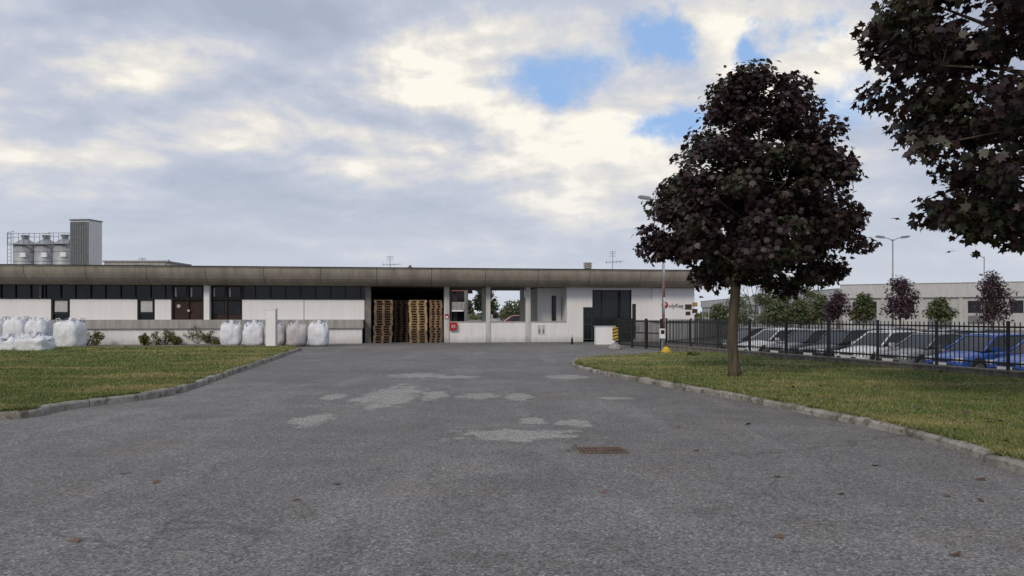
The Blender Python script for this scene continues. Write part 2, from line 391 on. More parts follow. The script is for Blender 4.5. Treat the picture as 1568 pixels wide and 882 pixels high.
def small_tree(name,X,Y,zb,zt,wid,mat,zc,n=1800,size=.2,ncl=22,trunk=.07,z0=0.0,flat=1.0):
    E=empty(name,(X,Y,z0)); C=[]
    for i in range(ncl):
        t=random.random(); z=zc+(zt-zc)*t; hw=wid/2*math.sin(math.pi*min(1,.22+.72*t))
        th=random.random()*6.28; q=random.random()**.5*.72; C.append((hw*q*math.cos(th),hw*q*math.sin(th),z,wid*random.uniform(.13,.22)))
    C=np.array(C); idx=rng.integers(0,ncl,n); d=rng.normal(size=(n,3)); d/=np.linalg.norm(d,axis=1,keepdims=True)
    pos=C[idx,:3]+d*(C[idx,3]*rng.random(n)**.45)[:,None]*np.array([1,1,flat])
    leafmesh('foliage',pos,d,size,mat,LS,E)
    b=MB()
    b.tube(bark,[(0,0,-.02),(.03,0,(zc-zb)*.6),(0,0,zc+.1*(zt-zc))],[trunk*1.3,trunk,trunk*.8],7)
    for c in C[:14]: b.tube(bark,[(0,0,zc*.9),(c[0]*.5,c[1]*.5,(zc+c[2])/2+.1),tuple(c[:3])],[trunk*.5,trunk*.3,.01],5,False)
    b.done('trunk',E); return E
def AT(px,Y): return (px-CX)/F*Y
def ZT(py,Y): return CH+(HY-py)/F*Y
for px,Y,top,wpx,zc in ((1378,52,431,66,484),(1518,50,424,74,484),(1283,58,450,52,484)):
    small_tree('purple_plum_tree',AT(px,Y),Y,DZ,ZT(top,Y)-DZ,wpx/F*Y,purpleD,ZT(zc,Y)-DZ-.1,2600,.17,z0=DZ,ncl=34)
for px,Y,top,wpx,zc in ((1440,66,461,48,490),(1322,66,456,50,490),(1206,80,430,50,492),(1238,95,438,60,492),(1176,90,436,54,492),(1130,110,456,64,492),(1258,70,456,48,490),(1104,84,468,44,492),(1225,72,462,44,492),(1190,74,466,50,492)):
    small_tree('green_tree',AT(px,Y),Y,DZ,ZT(top,Y)-DZ,wpx/F*Y,greenL,max(.6,ZT(zc,Y)-DZ),2200,.26,z0=DZ,ncl=28)
small_tree('green_tree',AT(742,85),85,0,ZT(441,85),48/F*85,greenL,2.2,2200,.3,ncl=34)
small_tree('green_tree',AT(716,95),95,0,ZT(462,95),22/F*95,greenL,2,1500,.3)
small_tree('green_tree',AT(785,130),130,0,ZT(468,130),60/F*130,greenL,1,1500,.4)
bt=MB(); R=random.Random(4)
def br(p,d,L,r,k):
    q=p+d*L; bt.tube(bark,[p,p.lerp(q,.5)+Vector((R.uniform(-.05,.05)*L,0,0)),q],[r,r*.8,r*.6],5,False)
    if k:
        for _ in range(3):
            nd=(d+Vector((R.uniform(-.6,.6),R.uniform(-.6,.6),R.uniform(0,.3)))).normalized(); br(q,nd,L*.72,r*.55,k-1)
br(Vector((0,0,0)),Vector((0,0,1)),2.2,.12,5)
bt.done('bare_tree',loc=(AT(1156,75),75,DZ))
def shrub(px,py,w,h,mat=shrubL,n=650):
    X,Y=GP(px,py); W=w/F*Y*1.25; H=h/F*Y*1.1
    E=empty('shrub',(X,Y,0)); ncl=18
    C=np.stack([rng.uniform(-W/2,W/2,ncl)*.75,rng.uniform(-.3,.3,ncl),rng.uniform(.15,.85,ncl)*H],1); C[:,2]*=1-.5*np.abs(C[:,0])/(W/2)
    idx=rng.integers(0,ncl,n); d=rng.normal(size=(n,3)); d/=np.linalg.norm(d,axis=1,keepdims=True)
    pos=C[idx]+d*(.22*H*rng.random(n)**.4)[:,None]; pos[:,2]=np.abs(pos[:,2])+.02
    leafmesh('foliage',pos,d,.10,mat,LS,E)
    b=MB()
    for c in C: b.tube(bark,[(c[0]*.3,c[1]*.3,0),tuple(c)],[.015,.005],4,False)
    b.done('stems',E)
for a in ((142,529,26,24),(250,528,34,24),(222,529,18,18),(300,527,38,32),(326,527,20,22),(515,525,26,26),(272,528,14,14),(1060,548,16,10)): shrub(*a)
# ---------------------------------------------------------------- main building
TH=math.atan(.1326); CT,ST=math.cos(TH),math.sin(TH); Y0=41.5
def L(px,off):
    a=(px-CX)/F; Y=(Y0+off/CT)/(1-.1326*a); X=a*Y
    return X*CT+(Y-Y0)*ST,Y
def LX(px,off): return L(px,off)[0]
def LZ(px,py,off): return CH+(HY-py)/F*L(px,off)[1]
B=empty('industrial_building',(0,Y0,0),TH)
fm,nt,b=newmat('fascia_concrete')
tc=nt.nodes.new('ShaderNodeTexCoord').outputs['Object']; s=nt.nodes.new('ShaderNodeSeparateXYZ'); nt.links.new(tc,s.inputs[0])
c=mix(nt,mr(nt,noi(nt,vm(nt,'MULTIPLY',tc,(1.2,1,.35)),1.3,8,.68),.33,.68),(.31,.275,.225),(.21,.185,.152))
c=mix(nt,mr(nt,noi(nt,vm(nt,'MULTIPLY',tc,(3,3,.2)),1.8,6,.7),.55,.7,0,.5),c,(.14,.125,.105))
fr=mth(nt,'ABSOLUTE',mth(nt,'SUBTRACT',mth(nt,'FRACT',mth(nt,'MULTIPLY',s.outputs[0],1/3.0)),.5))
c=mix(nt,mr(nt,fr,.004,.009,.75,0),c,(.05,.045,.04))
nt.links.new(c,b.inputs['Base Color']); b.inputs['Roughness'].default_value=.9
xa,xb=-45.0,LX(1082,0)
prof=[(.25,4.05),(.25,4.2),(0,4.2),(0,4.12),(.035,4.115),(.03,4.0),(.05,3.86),(.10,3.72),(.19,3.56),(.33,3.42),(.52,3.31),(.78,3.24),(1.05,3.22)]
v=[(x,y,z) for x in (xa,xb) for y,z in prof]; n=len(prof)
v+=[(xb,8.0,3.22),(xb,8.0,4.05)]
f=[(i,i+1,n+i+1,n+i) for i in range(n-1)]
f.append(tuple([n+i for i in range(n)]+[2*n,2*n+1]))
o=obj_from('roof_fascia',v,f,fm,parent=B)
m=MB()
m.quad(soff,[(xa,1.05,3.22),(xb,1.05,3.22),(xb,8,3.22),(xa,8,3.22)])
m.quad(conc,[(xa,.25,4.05),(xa,8,4.05),(xb,8,4.05),(xb,.25,4.05)])
m.quad(conc,[(xa,8,3.22),(xb,8,3.22),(xb,8,4.05),(xa,8,4.05)])
m.box(frame,xa,xb,-.012,.0,4.16,4.215)
m.done('roof_slab',B)
W=1.5
hallx=LX(560,W)
m=MB()
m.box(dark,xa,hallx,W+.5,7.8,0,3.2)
ledge=1.33
z0,z1=ledge,2.45
def px_wall(a,b,z0,z1,mat,o0=W,o1=W+.12): m.box(mat,LX(a,o0),LX(b,o0),o0,o1,z0,z1)
segs=[(-330,-200),(-198,-60),(-58,78),(107,210),(237,262),(371,465),(466,558)]
for a,b_ in segs: px_wall(a,b_,z0,z1,whiteP)
m.box(concL,xa,LX(556,.7),.7,W+.3,.86,ledge)
m.box(white,xa,LX(554,.85),.85,W+.3,0,.86)
m.box(frame,xa,hallx,W-.04,W+.1,2.45,2.50)
m.done('hall_walls',B)
m=MB()
m.box(glass,xa,LX(262,W+.1),W+.14,W+.18,2.5,3.2); m.box(glass,LX(371,W+.1),hallx,W+.14,W+.18,2.5,3.2)
p=-300
while p<556:
    if not 262<p<371:
        w=.05 if (p//23)%2 else .03
        m.box(frame,LX(p,W),LX(p,W)+w,W+.05,W+.13,2.5,3.2)
    p+=23
m.box(soff,LX(60,W),LX(63,W),W,W+.1,2.5,3.2)
for a,b_ in ((80,105),(212,235)):
    m.box(glass,LX(a,W),LX(b_,W),W+.1,W+.14,z0,z1)
    for q in (a,b_-1.5): m.box(frame,LX(q,W),LX(q+1.5,W),W-.01,W+.1,z0,z1)
    m.box(frame,LX(a,W),LX(b_,W),W-.02,W+.1,z1-.06,z1); m.box(frameW,LX(a+3,W),LX(b_-2,W),W+.06,W+.095,z0+.42,z1-.08)
    m.box(frame,LX(a,W),LX(b_,W),W-.02,W+.1,z0+.3,z0+.38)
for a,b_ in ((263,311),(322,370)):
    m.box(brown,LX(a,W),LX(b_,W),W+.16,W+.2,z0,3.2)
    w=(b_-a)
    for q in (0,.5,1): 
        x=LX(a+w*q,W); m.box(brown,x-.05,x+.05,W+.05,W+.15,z0,3.2)
    m.box(brown,LX(a,W),LX(b_,W),W+.04,W+.14,2.42,2.52)
    for q in (0.06,.56):
        xx=LX(a+w*q,W); x2=LX(a+w*(q+.38),W)
        m.box(glass,xx,x2,W+.12,W+.15,2.58,3.15); 
        m.box(frameW,xx+.05,xx+.12,W+.1,W+.118,2.6,3.1)
        if a>300: m.box(glass,xx,x2,W+.12,W+.15,z0+.3,2.35)
x=(LX(287,W)); 
m.tube(frameW,[(x-.5,W+.13,z0+.75),(x-.5,W+.15,z0+.75)],.1,10); m.tube(frameW,[(x+.05,W+.02,z0+.5),(x+.05,W+.05,z0+.5)],.07,10)
m.done('hall_windows_doors',B)
m=MB()
m.box(whiteP,LX(312,1.2),LX(320.5,1.2),1.2,1.62,ledge,3.215)
m.box(soff,LX(559,W),LX(568,W),W,W+.35,0,3.215)
for a,b_,o_ in ((680,688,W),(738,744,3.6),(744.5,751,W),(797,803.5,4.4),(805,812.5,W)):
    m.box(pillarM,LX(a,o_),LX(b_,o_),o_,o_+.3,0,3.215)
m.box(pillarM,LX(688,7.0),LX(692,7.0),7.0,7.3,0,3.215)
m.done('pillars',B)
m=MB()
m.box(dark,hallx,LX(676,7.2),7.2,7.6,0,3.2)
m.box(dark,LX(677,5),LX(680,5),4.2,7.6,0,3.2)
m.box(pillarM,LX(676,W+.4),LX(679,W+.4),W+.4,4.2,0,1.3)
for a,b_ in ((688.3,744.2),(751.2,804.8),(812.8,868)): m.box(white,LX(a,W),LX(b_,W),W+.06,W+.22,0,1.16)
m.box(concL,LX(688.3,W),LX(744.2,W),W+.03,W+.25,1.16,1.22); m.box(concL,LX(751.2,W),LX(804.8,W),W+.03,W+.25,1.16,1.22); m.box(concL,LX(812.8,W),LX(867.8,W),W+.03,W+.25,1.16,1.22)
x0,x1=LX(868,W),LX(907,W)
RW=3.0
m.box(white,x0,LX(893,W),W,W+.2,0,3.215)
m.box(white,LX(893,W),x1,W,W+.2,2.05,3.215)
m.box(white,x0,x0+.2,W+.2,7.9,0,3.215)
m.box(white,LX(823,RW),x0,RW,RW+.2,0,3.215)
m.box(white,LX(823,RW),LX(823,RW)+.2,RW+.2,7.8,0,3.215)
m.box(white,LX(967,W),xb-.35,W,W+.2,0,3.215)
m.box(white,xb-.35,xb-.15,W,7.8,0,3.215)
m.box(white,x1,LX(967,W),W+.05,W+.2,2.95+.12,3.215)
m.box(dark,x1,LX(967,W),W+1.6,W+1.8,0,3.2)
m.box(white,x0+.2,xb-.35,7.6,7.8,0,3.2)
m.done('office_walls',B)
m=MB()
q=RW-.05
m.box(frame,LX(845,q),LX(851,q),RW-.08,RW,1.25,2.75); m.box(glass,LX(846,q),LX(850,q),RW-.10,RW-.08,1.3,2.7)
m.box(frame,LX(860,q),LX(866,q),RW-.08,RW,1.25,2.75); m.box(white,LX(861.5,q),LX(865,q),RW-.10,RW-.08,1.35,2.2)
a,b_=LX(893,W),LX(907,W)
m.box(glass,a+.05,b_-.05,W+.08,W+.1,.2,2.0)
for q in (a,b_-.06): m.box(green,q,q+.06,W-.03,W+.12,.12,2.05)
for z in (.12,1.0,1.99): m.box(green,a+.06,b_-.06,W-.03,W+.12,z,z+.06)
a,b_=LX(908,W),LX(966.5,W)
m.box(glass,a,b_,W+.1,W+.14,.1,3.07)
for q in (0,.24,.72,1): m.box(frame,a+(b_-a)*q-.03,a+(b_-a)*q+.03,W+.02,W+.1,.1,3.07)
for z in (.1,3.0): m.box(frame,a,b_,W+.03,W+.09,z,z+.06)
m.box(frame,LX(968,W),LX(973.5,W),W-.02,W,.15,2.25); m.box(glass,LX(968.8,W),LX(972.5,W),W-.03,W-.02,.3,2.15)
m.done('office_windows_doors',B)
# wall sign
S=empty('wall_sign',(0,Y0,0),TH)
so=W-.10
m=MB(); m.box(whiteP,LX(999,so),xb-.20,so+.01,so+.08,1.15,3.19); 
brn=M('sign_brown',(.07,.04,.03),rough=.6,bump=0); tan=M('sign_tan',(.45,.28,.14),rough=.6,bump=0)
for a,c,dd,mm in ((1049,466,10,brn),(1060,463,8,tan),(1060,473,8,brn),(1050,477,7,brn)):
    m.box(mm,LX(a,so),LX(a+dd,so),so-.012,so+.0,LZ(a,c+dd*.8,so),LZ(a,c,so))
xx,zz_=LX(1018,so),LZ(1018,467,so)
m.tube(red,[(xx,so-.03,zz_),(xx,so-.002,zz_)],.2,18)
m.done('panel',S)
def text(body,size,x,z,mat,off=.004):
    tx=bpy.data.curves.new('lettering','FONT'); tx.body=body; tx.size=size; tx.extrude=.006; tx.offset=.004
    to=bpy.data.objects.new('lettering',tx); sc.collection.objects.link(to); to.parent=S; to.rotation_euler=(math.pi/2,0,0); to.location=(x,so-off,z); tx.materials.append(mat)
sg=M('sign_grey',(.14,.14,.15),rough=.6,bump=0)
text('P',.3,xx-.09,zz_-.1,whiteP,.034); text('olyKeg',.33,LX(1024,so),LZ(1024,471,so),sg)
m=MB()
for a,w in ((824,4),(830,4)):
    m.box(frameW,LX(a,W),LX(a+w,W),W+.035,W+.055,.45,1.0); m.box(soff,LX(a+1,W),LX(a+w-1,W),W+.028,W+.034,.55,.75)
m.done('wall_notice',loc=(0,Y0,0),rz=TH)
m=MB(); a=LX(688.5,W); m.box(red,a,a+.42,W-.16,W+.02,.72,1.16); m.box(whiteP,a+.12,a+.30,W-.17,W-.16,.86,1.0); m.box(red,a+.15,a+.27,W-.178,W-.17,.88,.98)
m.done('fire_hose_cabinet',loc=(0,Y0,0),rz=TH)
m=MB(); a=LX(681.5,W); m.box(red,a,a+.2,W-.03,W-.005,1.35,1.65); m.box(whiteP,a+.04,a+.16,W-.036,W-.03,1.4,1.52); m.done('fire_safety_sign',loc=(0,Y0,0),rz=TH)
def rooftop(name,px,off): return empty(name,tuple(Matrix.Rotation(TH,3,'Z')@Vector((LX(px,off),off,0))+Vector((0,Y0,4.05))),TH)
e=rooftop('roof_vent',900,4); m=MB(); m.box(concL,-.2,.2,-.2,.2,0,.42)
for i in range(3): m.box(soff,-.17,.17,-.17,.17,.42+i*.13,.48+i*.13); m.box(concL,-.23,.23,-.23,.23,.48+i*.13,.55+i*.13)
m.done('cowl',e)
e=rooftop('chimney',628,5); m=MB(); m.box(terrac,-.1,.1,-.1,.1,0,.45); m.box(terrac,-.14,.14,-.14,.14,.45,.5); m.tube(terrac,[(0,0,.5),(0,0,.62)],.08,8); m.done('stack',e)
e=rooftop('roof_vent',258,7); m=MB(); m.tube(gal,[(0,0,0),(0,0,.8)],.07,8); m.tube(gal,[(0,0,.8),(0,0,.86),(0,0,.96)],[.15,.15,.04],8); m.done('pipe',e)
def antenna(px,off,h,n=5):
    e=rooftop('tv_antenna',px,off); m=MB(); m.tube(gal,[(0,0,0),(0,0,h)],.02,5)
    m.tube(gal,[(-.5,0,h*.55),(.7,0,h*.6)],.014,4)
    for i in range(n): x=-.4+i*.22; m.tube(gal,[(x,-.3,h*.57),(x,.3,h*.57)],.009,4); m.tube(gal,[(x,0,h*.5),(x,0,h*.66)],.009,4)
    for z in (.8,.9,.97): m.tube(gal,[(-.22,0,h*z),(.22,0,h*z)],.012,4)
    m.done('aerial',e)
antenna(938,5,1.65); antenna(597,6,1.25,4); antenna(218,6,1.0,3)
# ---------------------------------------------------------------- pallets
woodA=M('pallet_wood_old',(.20,.135,.09),(.12,.085,.06),scale=4,rough=.9)
woodB=M('pallet_wood_new',(.50,.35,.19),(.36,.24,.13),scale=4,rough=.85)
woodC=M('pallet_wood_mid',(.30,.20,.12),(.20,.13,.08),scale=4,rough=.9)
def stack(px0,px1,off,n,mats,lean=0):
    xc=(LX(px0,off)+LX(px1,off))/2; w=LX(px1,off)-LX(px0,off)
    loc=Matrix.Rotation(TH,3,'Z')@Vector((xc,off+.5,0))+Vector((0,Y0,0))
    m=MB()
    for i in range(n):
        z=i*.144; mt=mats[min(len(mats)-1,int(i/n*len(mats)))] if random.random()<.8 else random.choice(mats)
        T=Matrix.Translation((random.uniform(-.03,.03)+lean*i,random.uniform(-.03,.03),z))@Matrix.Rotation(random.uniform(-.03,.03),4,'Z')
        hw=w/2-.03
        for q in (-hw,-.07,hw-.14): 
            m.box(mt,q,q+.14,-.5,.5,0,.02,T)
            for yy in (-.5,-.07,.36): m.box(mt,q,q+.14,yy,yy+.14,.02,.098,T)
        for yy in (-.5,-.06,.38): m.box(mt,-hw,hw,yy,yy+.12,.098,.12,T)
        for q in range(7):
            x=-hw+(2*hw-.1)*q/6; m.box(mt,x,x+.1,-.5,.5,.12,.142,T)
    m.done('pallet_stack',loc=tuple(loc),rz=TH)
stack(571,601,1.3,17,[woodA,woodA,woodC],.003); stack(603,626,2.7,17,[woodA,woodA]); stack(626,655,1.3,17,[woodC,woodB,woodB,woodB],-.002); stack(657,678,1.5,17,[woodA,woodC,woodC])
stack(575,603,3.6,16,[woodA]); stack(630,655,3.4,17,[woodA])
# ---------------------------------------------------------------- bulk bags
def bagmat(name,c):
    m,nt,b=newmat(name); tc=nt.nodes.new('ShaderNodeTexCoord').outputs['Object']
    col=mix(nt,mr(nt,noi(nt,tc,3,6,.7),.35,.65),c,tuple(x*.82 for x in c)); nt.links.new(col,b.inputs['Base Color'])
    b.inputs['Roughness'].default_value=.55
    w=noi(nt,vm(nt,'MULTIPLY',tc,(1,1,.5)),5,6,.7,1.0)
    bn=node(nt,'ShaderNodeBump',{'Strength':.85,'Distance':.07,'Height':w}); nt.links.new(bn.outputs[0],b.inputs['Normal']); return m
bagW=bagmat('woven_white',(.84,.85,.88)); bagG=bagmat('woven_grey',(.60,.56,.56)); strap=M('blue_strap',(.12,.18,.42),rough=.7,bump=0)
def bag(px,py,w=1.02,h=1.2,mat=bagW,z=0,sag=0.0,rot=None):
    X,Y=GP(px,py); bm=bmesh.new(); bmesh.ops.create_cube(bm,size=2); bmesh.ops.subdivide_edges(bm,edges=bm.edges[:],cuts=11,use_grid_fill=True)
    sd=Vector((random.random()*50,random.random()*50,0))
    for v_ in bm.verts:
        p=v_.co.copy(); k=(abs(p.x)**5+abs(p.y)**5+abs(p.z)**7)**(1/5.6); p/=max(k,.001)
        p=Vector((max(-1,min(1,p.x)),max(-1,min(1,p.y)),max(-1,min(1,p.z))))
        bul=1+.07*math.cos(p.z*1.5)-.05*max(0,p.z-.5)
        nn_=mnoise.noise(p*1.6+sd)*.09+mnoise.noise(p*4+sd)*.045
        q=Vector((p.x*w/2*bul*(1+nn_),p.y*w/2*bul*(1+nn_),(p.z+1)*h/2))
        if p.z>.5: q.z+=mnoise.noise(Vector((p.x*2,p.y*2,1))+sd)*.14*(1+sag)-sag*.2*(1-abs(p.x)); 
        q.z-= .05*max(0,(abs(p.x)+abs(p.y)-1.2)) if p.z>.7 else 0
        v_.co=q
    for f_ in bm.faces: f_.smooth=True
    me=bpy.data.meshes.new('sack'); bm.to_mesh(me); bm.free(); me.materials.append(mat)
    E=empty('bulk_bag',(X,Y,z),TH+random.uniform(-.12,.12) if rot is None else rot); o=bpy.data.objects.new('sack',me); sc.collection.objects.link(o); o.parent=E
    m=MB()
    for sx in (-1,1):
        for sy in (-1,1):
            x,y=sx*w*.36,sy*w*.36
            m.tube(strap if random.random()<.5 else mat,[(x-sx*.02,y,h*.8),(x,y,h+.0),(x+.05*sx,y,h+.11),(x-.12*sx,y,h+.13),(x-.16*sx,y,h-.02)],.017,5)
    m.tube(mat,[(0,0,h-.08),(0.02,0,h+.05),(.05,.02,h+.13)],[.22,.09,.14],9)
    m.done('lifting_loops',E)
for i,(px,mt) in enumerate(((354,bagW),(389,bagW),(422,bagG),(455,bagG),(488,bagW))): bag(px,530,.93,1.16,mt)
bag(108,534,1.12,1.3)
for px,py,h in ((-42,531,1.38),(-8,531,1.36),(26,531,1.38),(60,531,1.34)): bag(px,py,.94,h)
for px,h in ((-30,.72),(12,.66),(54,.74)): bag(px,540,1.12,h,bagW,sag=.7)
E=GP(419,533); m=MB(); m.box(frameW,-.24,.24,-.13,.13,.06,1.84); m.box(whiteP,-.225,.225,-.15,-.132,.1,1.82); m.box(whiteP,-.25,.25,-.16,.16,1.84,1.9); m.box(conc,-.28,.28,-.2,.2,0,.06); m.done('white_marker_post',loc=(E[0],E[1]-.3,0))
# ---------------------------------------------------------------- fence & gate
P0=Vector((6.9,33.0)); PD=Vector((5.2,-15.5)).normalized(); PN=Vector((PD.y*-1,PD.x)); 
if PN.x<0: PN=-PN
ang=math.atan2(PD.y,PD.x)
E=empty('metal_fence',(P0.x,P0.y,0),ang)
m=MB(); LEN=34
m.box(lowwallM,0,LEN,-.14,.14,DZ-.1,.22)
m.box(lowwallM,0,LEN,-.17,.17,.22,.26)
m.done('low_wall',E)
m=MB()
for i in range(int(LEN/2)+1): m.box(blackm,i*2-.03,i*2+.03,-.03,.03,.26,1.45)
for z in (.40,1.28): m.box(blackm,0,LEN,-.02,.02,z,z+.045)
x=.1
while x<LEN: m.box(blackm,x-.010,x+.010,-.010,.010,.34,1.42); x+=.135
m.done('bars',E)
for (xa_,ya_),(xb_,yb_) in (((6.9,33.0),(9.2,36.6)),((9.2,36.6),(12.6,42.5))):
    dx,dy=xb_-xa_,yb_-ya_; LEN=math.hypot(dx,dy); E=empty('metal_fence',(xa_,ya_,0),math.atan2(dy,dx)); m=MB()
    m.box(lowwallM,.2,LEN-.02,-.12,.12,DZ-.1,.22)
    for z in (.4,1.22): m.box(blackm,0.2,LEN,-.02,.02,z,z+.045)
    x=.3
    while x<LEN: m.box(blackm,x-.012,x+.012,-.012,.012,.22,1.36); x+=.14
    m.done('bars',E)
G0=Vector((AT(948,36.8),36.8)); G1=Vector((6.75,33.3)); d=G1-G0
E=empty('sliding_gate',(G0.x,G0.y,0),math.atan2(d.y,d.x)); m=MB(); LEN=d.length
for z in (.10,.72,1.26): m.box(blackm,0,LEN,-.025,.025,z,z+.06)
x=.05
while x<LEN: m.box(blackm,x-.014,x+.014,-.014,.014,.12,1.36); x+=.10
for x in (0,LEN*.33,LEN*.66,LEN): m.box(blackm,x-.05,x+.05,-.05,.05,.02,1.42)
m.box(gal,LEN*.5-.2,LEN*.5+.15,-.07,-.05,.85,1.1)
m.done('gate_leaf',E)
m=MB(); m.box(whiteP,-.12,.12,-.1,.1,.55,.98); m.box(gal,-.04,.04,-.04,.04,0,.55); m.box(frame,-.08,.08,-.11,-.1,.75,.92); m.done('intercom_box',loc=(AT(1012,33.2),32.9,0))
m=MB(); m.box(whiteP,-.5,.5,-.2,.2,0,.98); m.box(frameW,-.53,.53,-.23,.23,.98,1.02); m.box(conc,-.52,.52,-.22,.22,0,.06); m.done('white_partition',loc=(AT(926,38.5),38.5,0),rz=TH)
m=MB(); m.tube(blackm,[(0,0,0),(0,0,.32)],.06,8); m.tube(frameW,[(0,0,.32),(0,0,.45)],.06,8); m.tube(frameW,[(0,0,.45),(0,0,.5)],[.06,.02],8); m.done('bollard',loc=(AT(876,40),40,0))
def dome(m,mat,r,h,k=14,n=5):
    m.tube(mat,[(0,0,z*h) for z in (0,.15,.4,.65,.85,.97,1.0)],[r,r*.99,r*.9,r*.73,r*.5,r*.22,.01],k)
E=empty('hazard_marker_post',(AT(942,34.2),34.2,0)); m=MB(); dome(m,conc,.33,.3); m.box(gal,-.03,.03,.0,.05,.25,.98); m.done('base',E)
m=MB(); 
for i in range(4):
    z=.42+i*.15
    m.box(yellow,-.13,.13,-.03,0,z,z+.15)
    m.quad(blackm,[(-.13,-.034,z),(.13,-.034,z+.07),(.13,-.034,z+.13),(-.13,-.034,z+.06)])
m.done('striped_board',E)
m=MB(); dome(m,yellow,.22,.34); m.tube(conc,[(0,0,-.0),(0,0,.05)],.25,14); m.done('yellow_bollard',loc=(AT(1020,29.4),29.4,.0))
E=empty('striped_pole',(AT(1017,33.6),33.6,0)); m=MB()
fadedred=M('faded_red',(.28,.08,.06),(.2,.06,.05),rough=.6,bump=0)
for i in range(5): m.tube(fadedred if i%2 else frameW,[(0,0,i*.8),(0,0,i*.8+.8)],.035,8)
m.done('pole',E)
# ---------------------------------------------------------------- street lamps
def lamp(px,Y,H,arms,z0=0,arm=1.0):
    E=empty('street_lamp',(AT(px,Y),Y,z0)); m=MB(); H-=z0
    m.tube(gal,[(0,0,0),(0,0,H*.5),(0,0,H)],[.09,.07,.045],8); m.tube(gal,[(0,0,0),(0,0,.5)],.11,8)
    for s_ in arms:
        m.tube(gal,[(0,0,H-.15),(s_*arm*.5,0,H+.06),(s_*arm,0,H+.1)],[.035,.03,.03],6)
        T=Matrix.Translation((s_*(arm+.28),0,H+.12))@Matrix.Rotation(-s_*.12,4,'Y')
        m.box(gal,-.34,.34,-.13,.13,-.0,.10,T); m.box(gal,-.26,.26,-.1,.1,.10,.14,T); m.box(frameW,-.24,.24,-.09,.09,-.04,0,T)
    m.done('column',E)
lamp(1016,39.8,7.75,(-1,),0,.75); lamp(1367,60,ZT(366,60),(-1,1),DZ,.75); lamp(1507,78,ZT(393,78),(-1,),DZ,.8)
# ---------------------------------------------------------------- silos & tower
Y=100
for i,px in enumerate((32,65,98)):
    E=empty('storage_silo',(AT(px,Y),Y+random.random(),0)); r=1.42; H=ZT(375,Y)
    m=MB(); m.tube(silverM,[(0,0,0),(0,0,H*.5),(0,0,H)],r,24); m.tube(silverM,[(0,0,H),(0,0,H+.15),(0,0,H+.9)],[r*1.03,r*1.03,.35],24)
    for z in np.arange(1,H,1.3): m.tube(gal,[(0,0,z),(0,0,z+.07)],r*1.015,24)
    m.tube(gal,[(0,0,H+.9),(0,0,H+1.25)],.4,10); m.tube(gal,[(0,0,H+1.25),(0,0,H+1.4)],.55,10)
    m.done('shell',E); m=MB()
    for z in (H+1.0,H+1.5): m.tube(gal,[(-r,-r,z),(r,-r,z)],.035,5)
    for x in np.linspace(-r,r,5): m.tube(gal,[(x,-r,H+.1),(x,-r,H+1.55)],.035,5)
    m.box(gal,-r,r,-r-.3,-r+.1,H+.0,H+.1)
    if i==0:
        for x in (-r-.7,-r-.2): m.tube(gal,[(x,-.5,0),(x,-.5,H+1.7)],.05,5)
        for z in np.arange(1,H+1.7,.5): m.tube(gal,[(-r-.7,-.5,z),(-r-.2,-.5,z)],.03,4)
        m.tube(gal,[(-r-.7,-.5,H+1.7),(-r+.2,-.5,H+1.9)],.04,5)
    m.box(whiteP,.2,.9,-r-.02,-r+.4,H-1.7,H-1.1); m.done('walkway',E)
darkrib=M('dark_cladding',(.17,.18,.19),(.13,.135,.14),rough=.6,bump=0)
lightclad=M('light_cladding',(.70,.70,.67),(.63,.63,.60),rough=.6,bump=0)
E=empty('silo_tower',(AT(136,96),96,0),math.radians(-10)); m=MB(); H=ZT(337,96)
m.box(lightclad,-2.7,0,0,2.4,0,H); 
x=-2.67
while x<-.1: m.box(darkrib,x,x+.26,-.12,-.003,0,H-.2); x+=.34
m.box(darkrib,-2.78,.08,-.14,2.45,H,H+.15)
for q in np.arange(.3,2.3,.5): m.box(lightclad,.003,.04,q,q+.06,0,H-.1)
m.done('tower_body',E)
m=MB(); m.box(concL,-3.2,3.2,-3,3,0,ZT(404.5,80)); m.box(conc,-3.3,3.3,-3.1,3.1,ZT(404.5,80),ZT(403.5,80)+.1); m.box(glass,-2,-1,-3.02,-3,1,2); m.done('flat_roof_shed',loc=(AT(228,80),80,0))
# ---------------------------------------------------------------- background buildings
beige=M('beige_render',(.50,.45,.38),(.42,.38,.33),rough=.9); greyW=M('factory_wall',(.48,.48,.47),(.40,.40,.39),streak=True,rough=.85)
def house(px0,px1,Y,top,wall,roof=None,fl=2,name='apartment_house'):
    X0,X1=AT(px0,Y),AT(px1,Y); w=X1-X0; H=ZT(top,Y); E=empty(name,(X0,Y,0)); m=MB()
    m.box(wall,0,w,0,8,0,H); m.done('walls',E); m=MB()
    for k in range(fl):
        z=H/fl*k
        nwin=max(2,int(w/2))
        for i in range(nwin):
            x=w*(i+.3)/nwin; m.box(glass,x,x+.8,-.03,.0,z+.9,z+2.1); m.box(frameW,x-.06,x+.86,-.05,-.03,z+.84,z+.9); 
            m.box(brown,x-.35,x-.02,-.05,0,z+.9,z+2.1)
        if k: m.box(white,0,w,-1.1,0,z-.1,z+.05); m.box(conc,0,w,-1.1,-1.04,z+.05,z+.85)
    if roof:
        m.quad(roof,[(-.5,-.6,H),(w+.5,-.6,H),(w+.5,4,H+1.6),(-.5,4,H+1.6)]); m.quad(roof,[(-.5,8.6,H),(-.5,4,H+1.6),(w+.5,4,H+1.6),(w+.5,8.6,H)]); m.quad(wall,[(0,0,H),(0,4,H+1.5),(0,8,H)]); m.quad(wall,[(w,0,H),(w,8,H),(w,4,H+1.5)])
    m.done('details',E)
house(680,710,78,446,beige,terrac,2); house(752,800,150,478,greyW,None,1,'low_building')
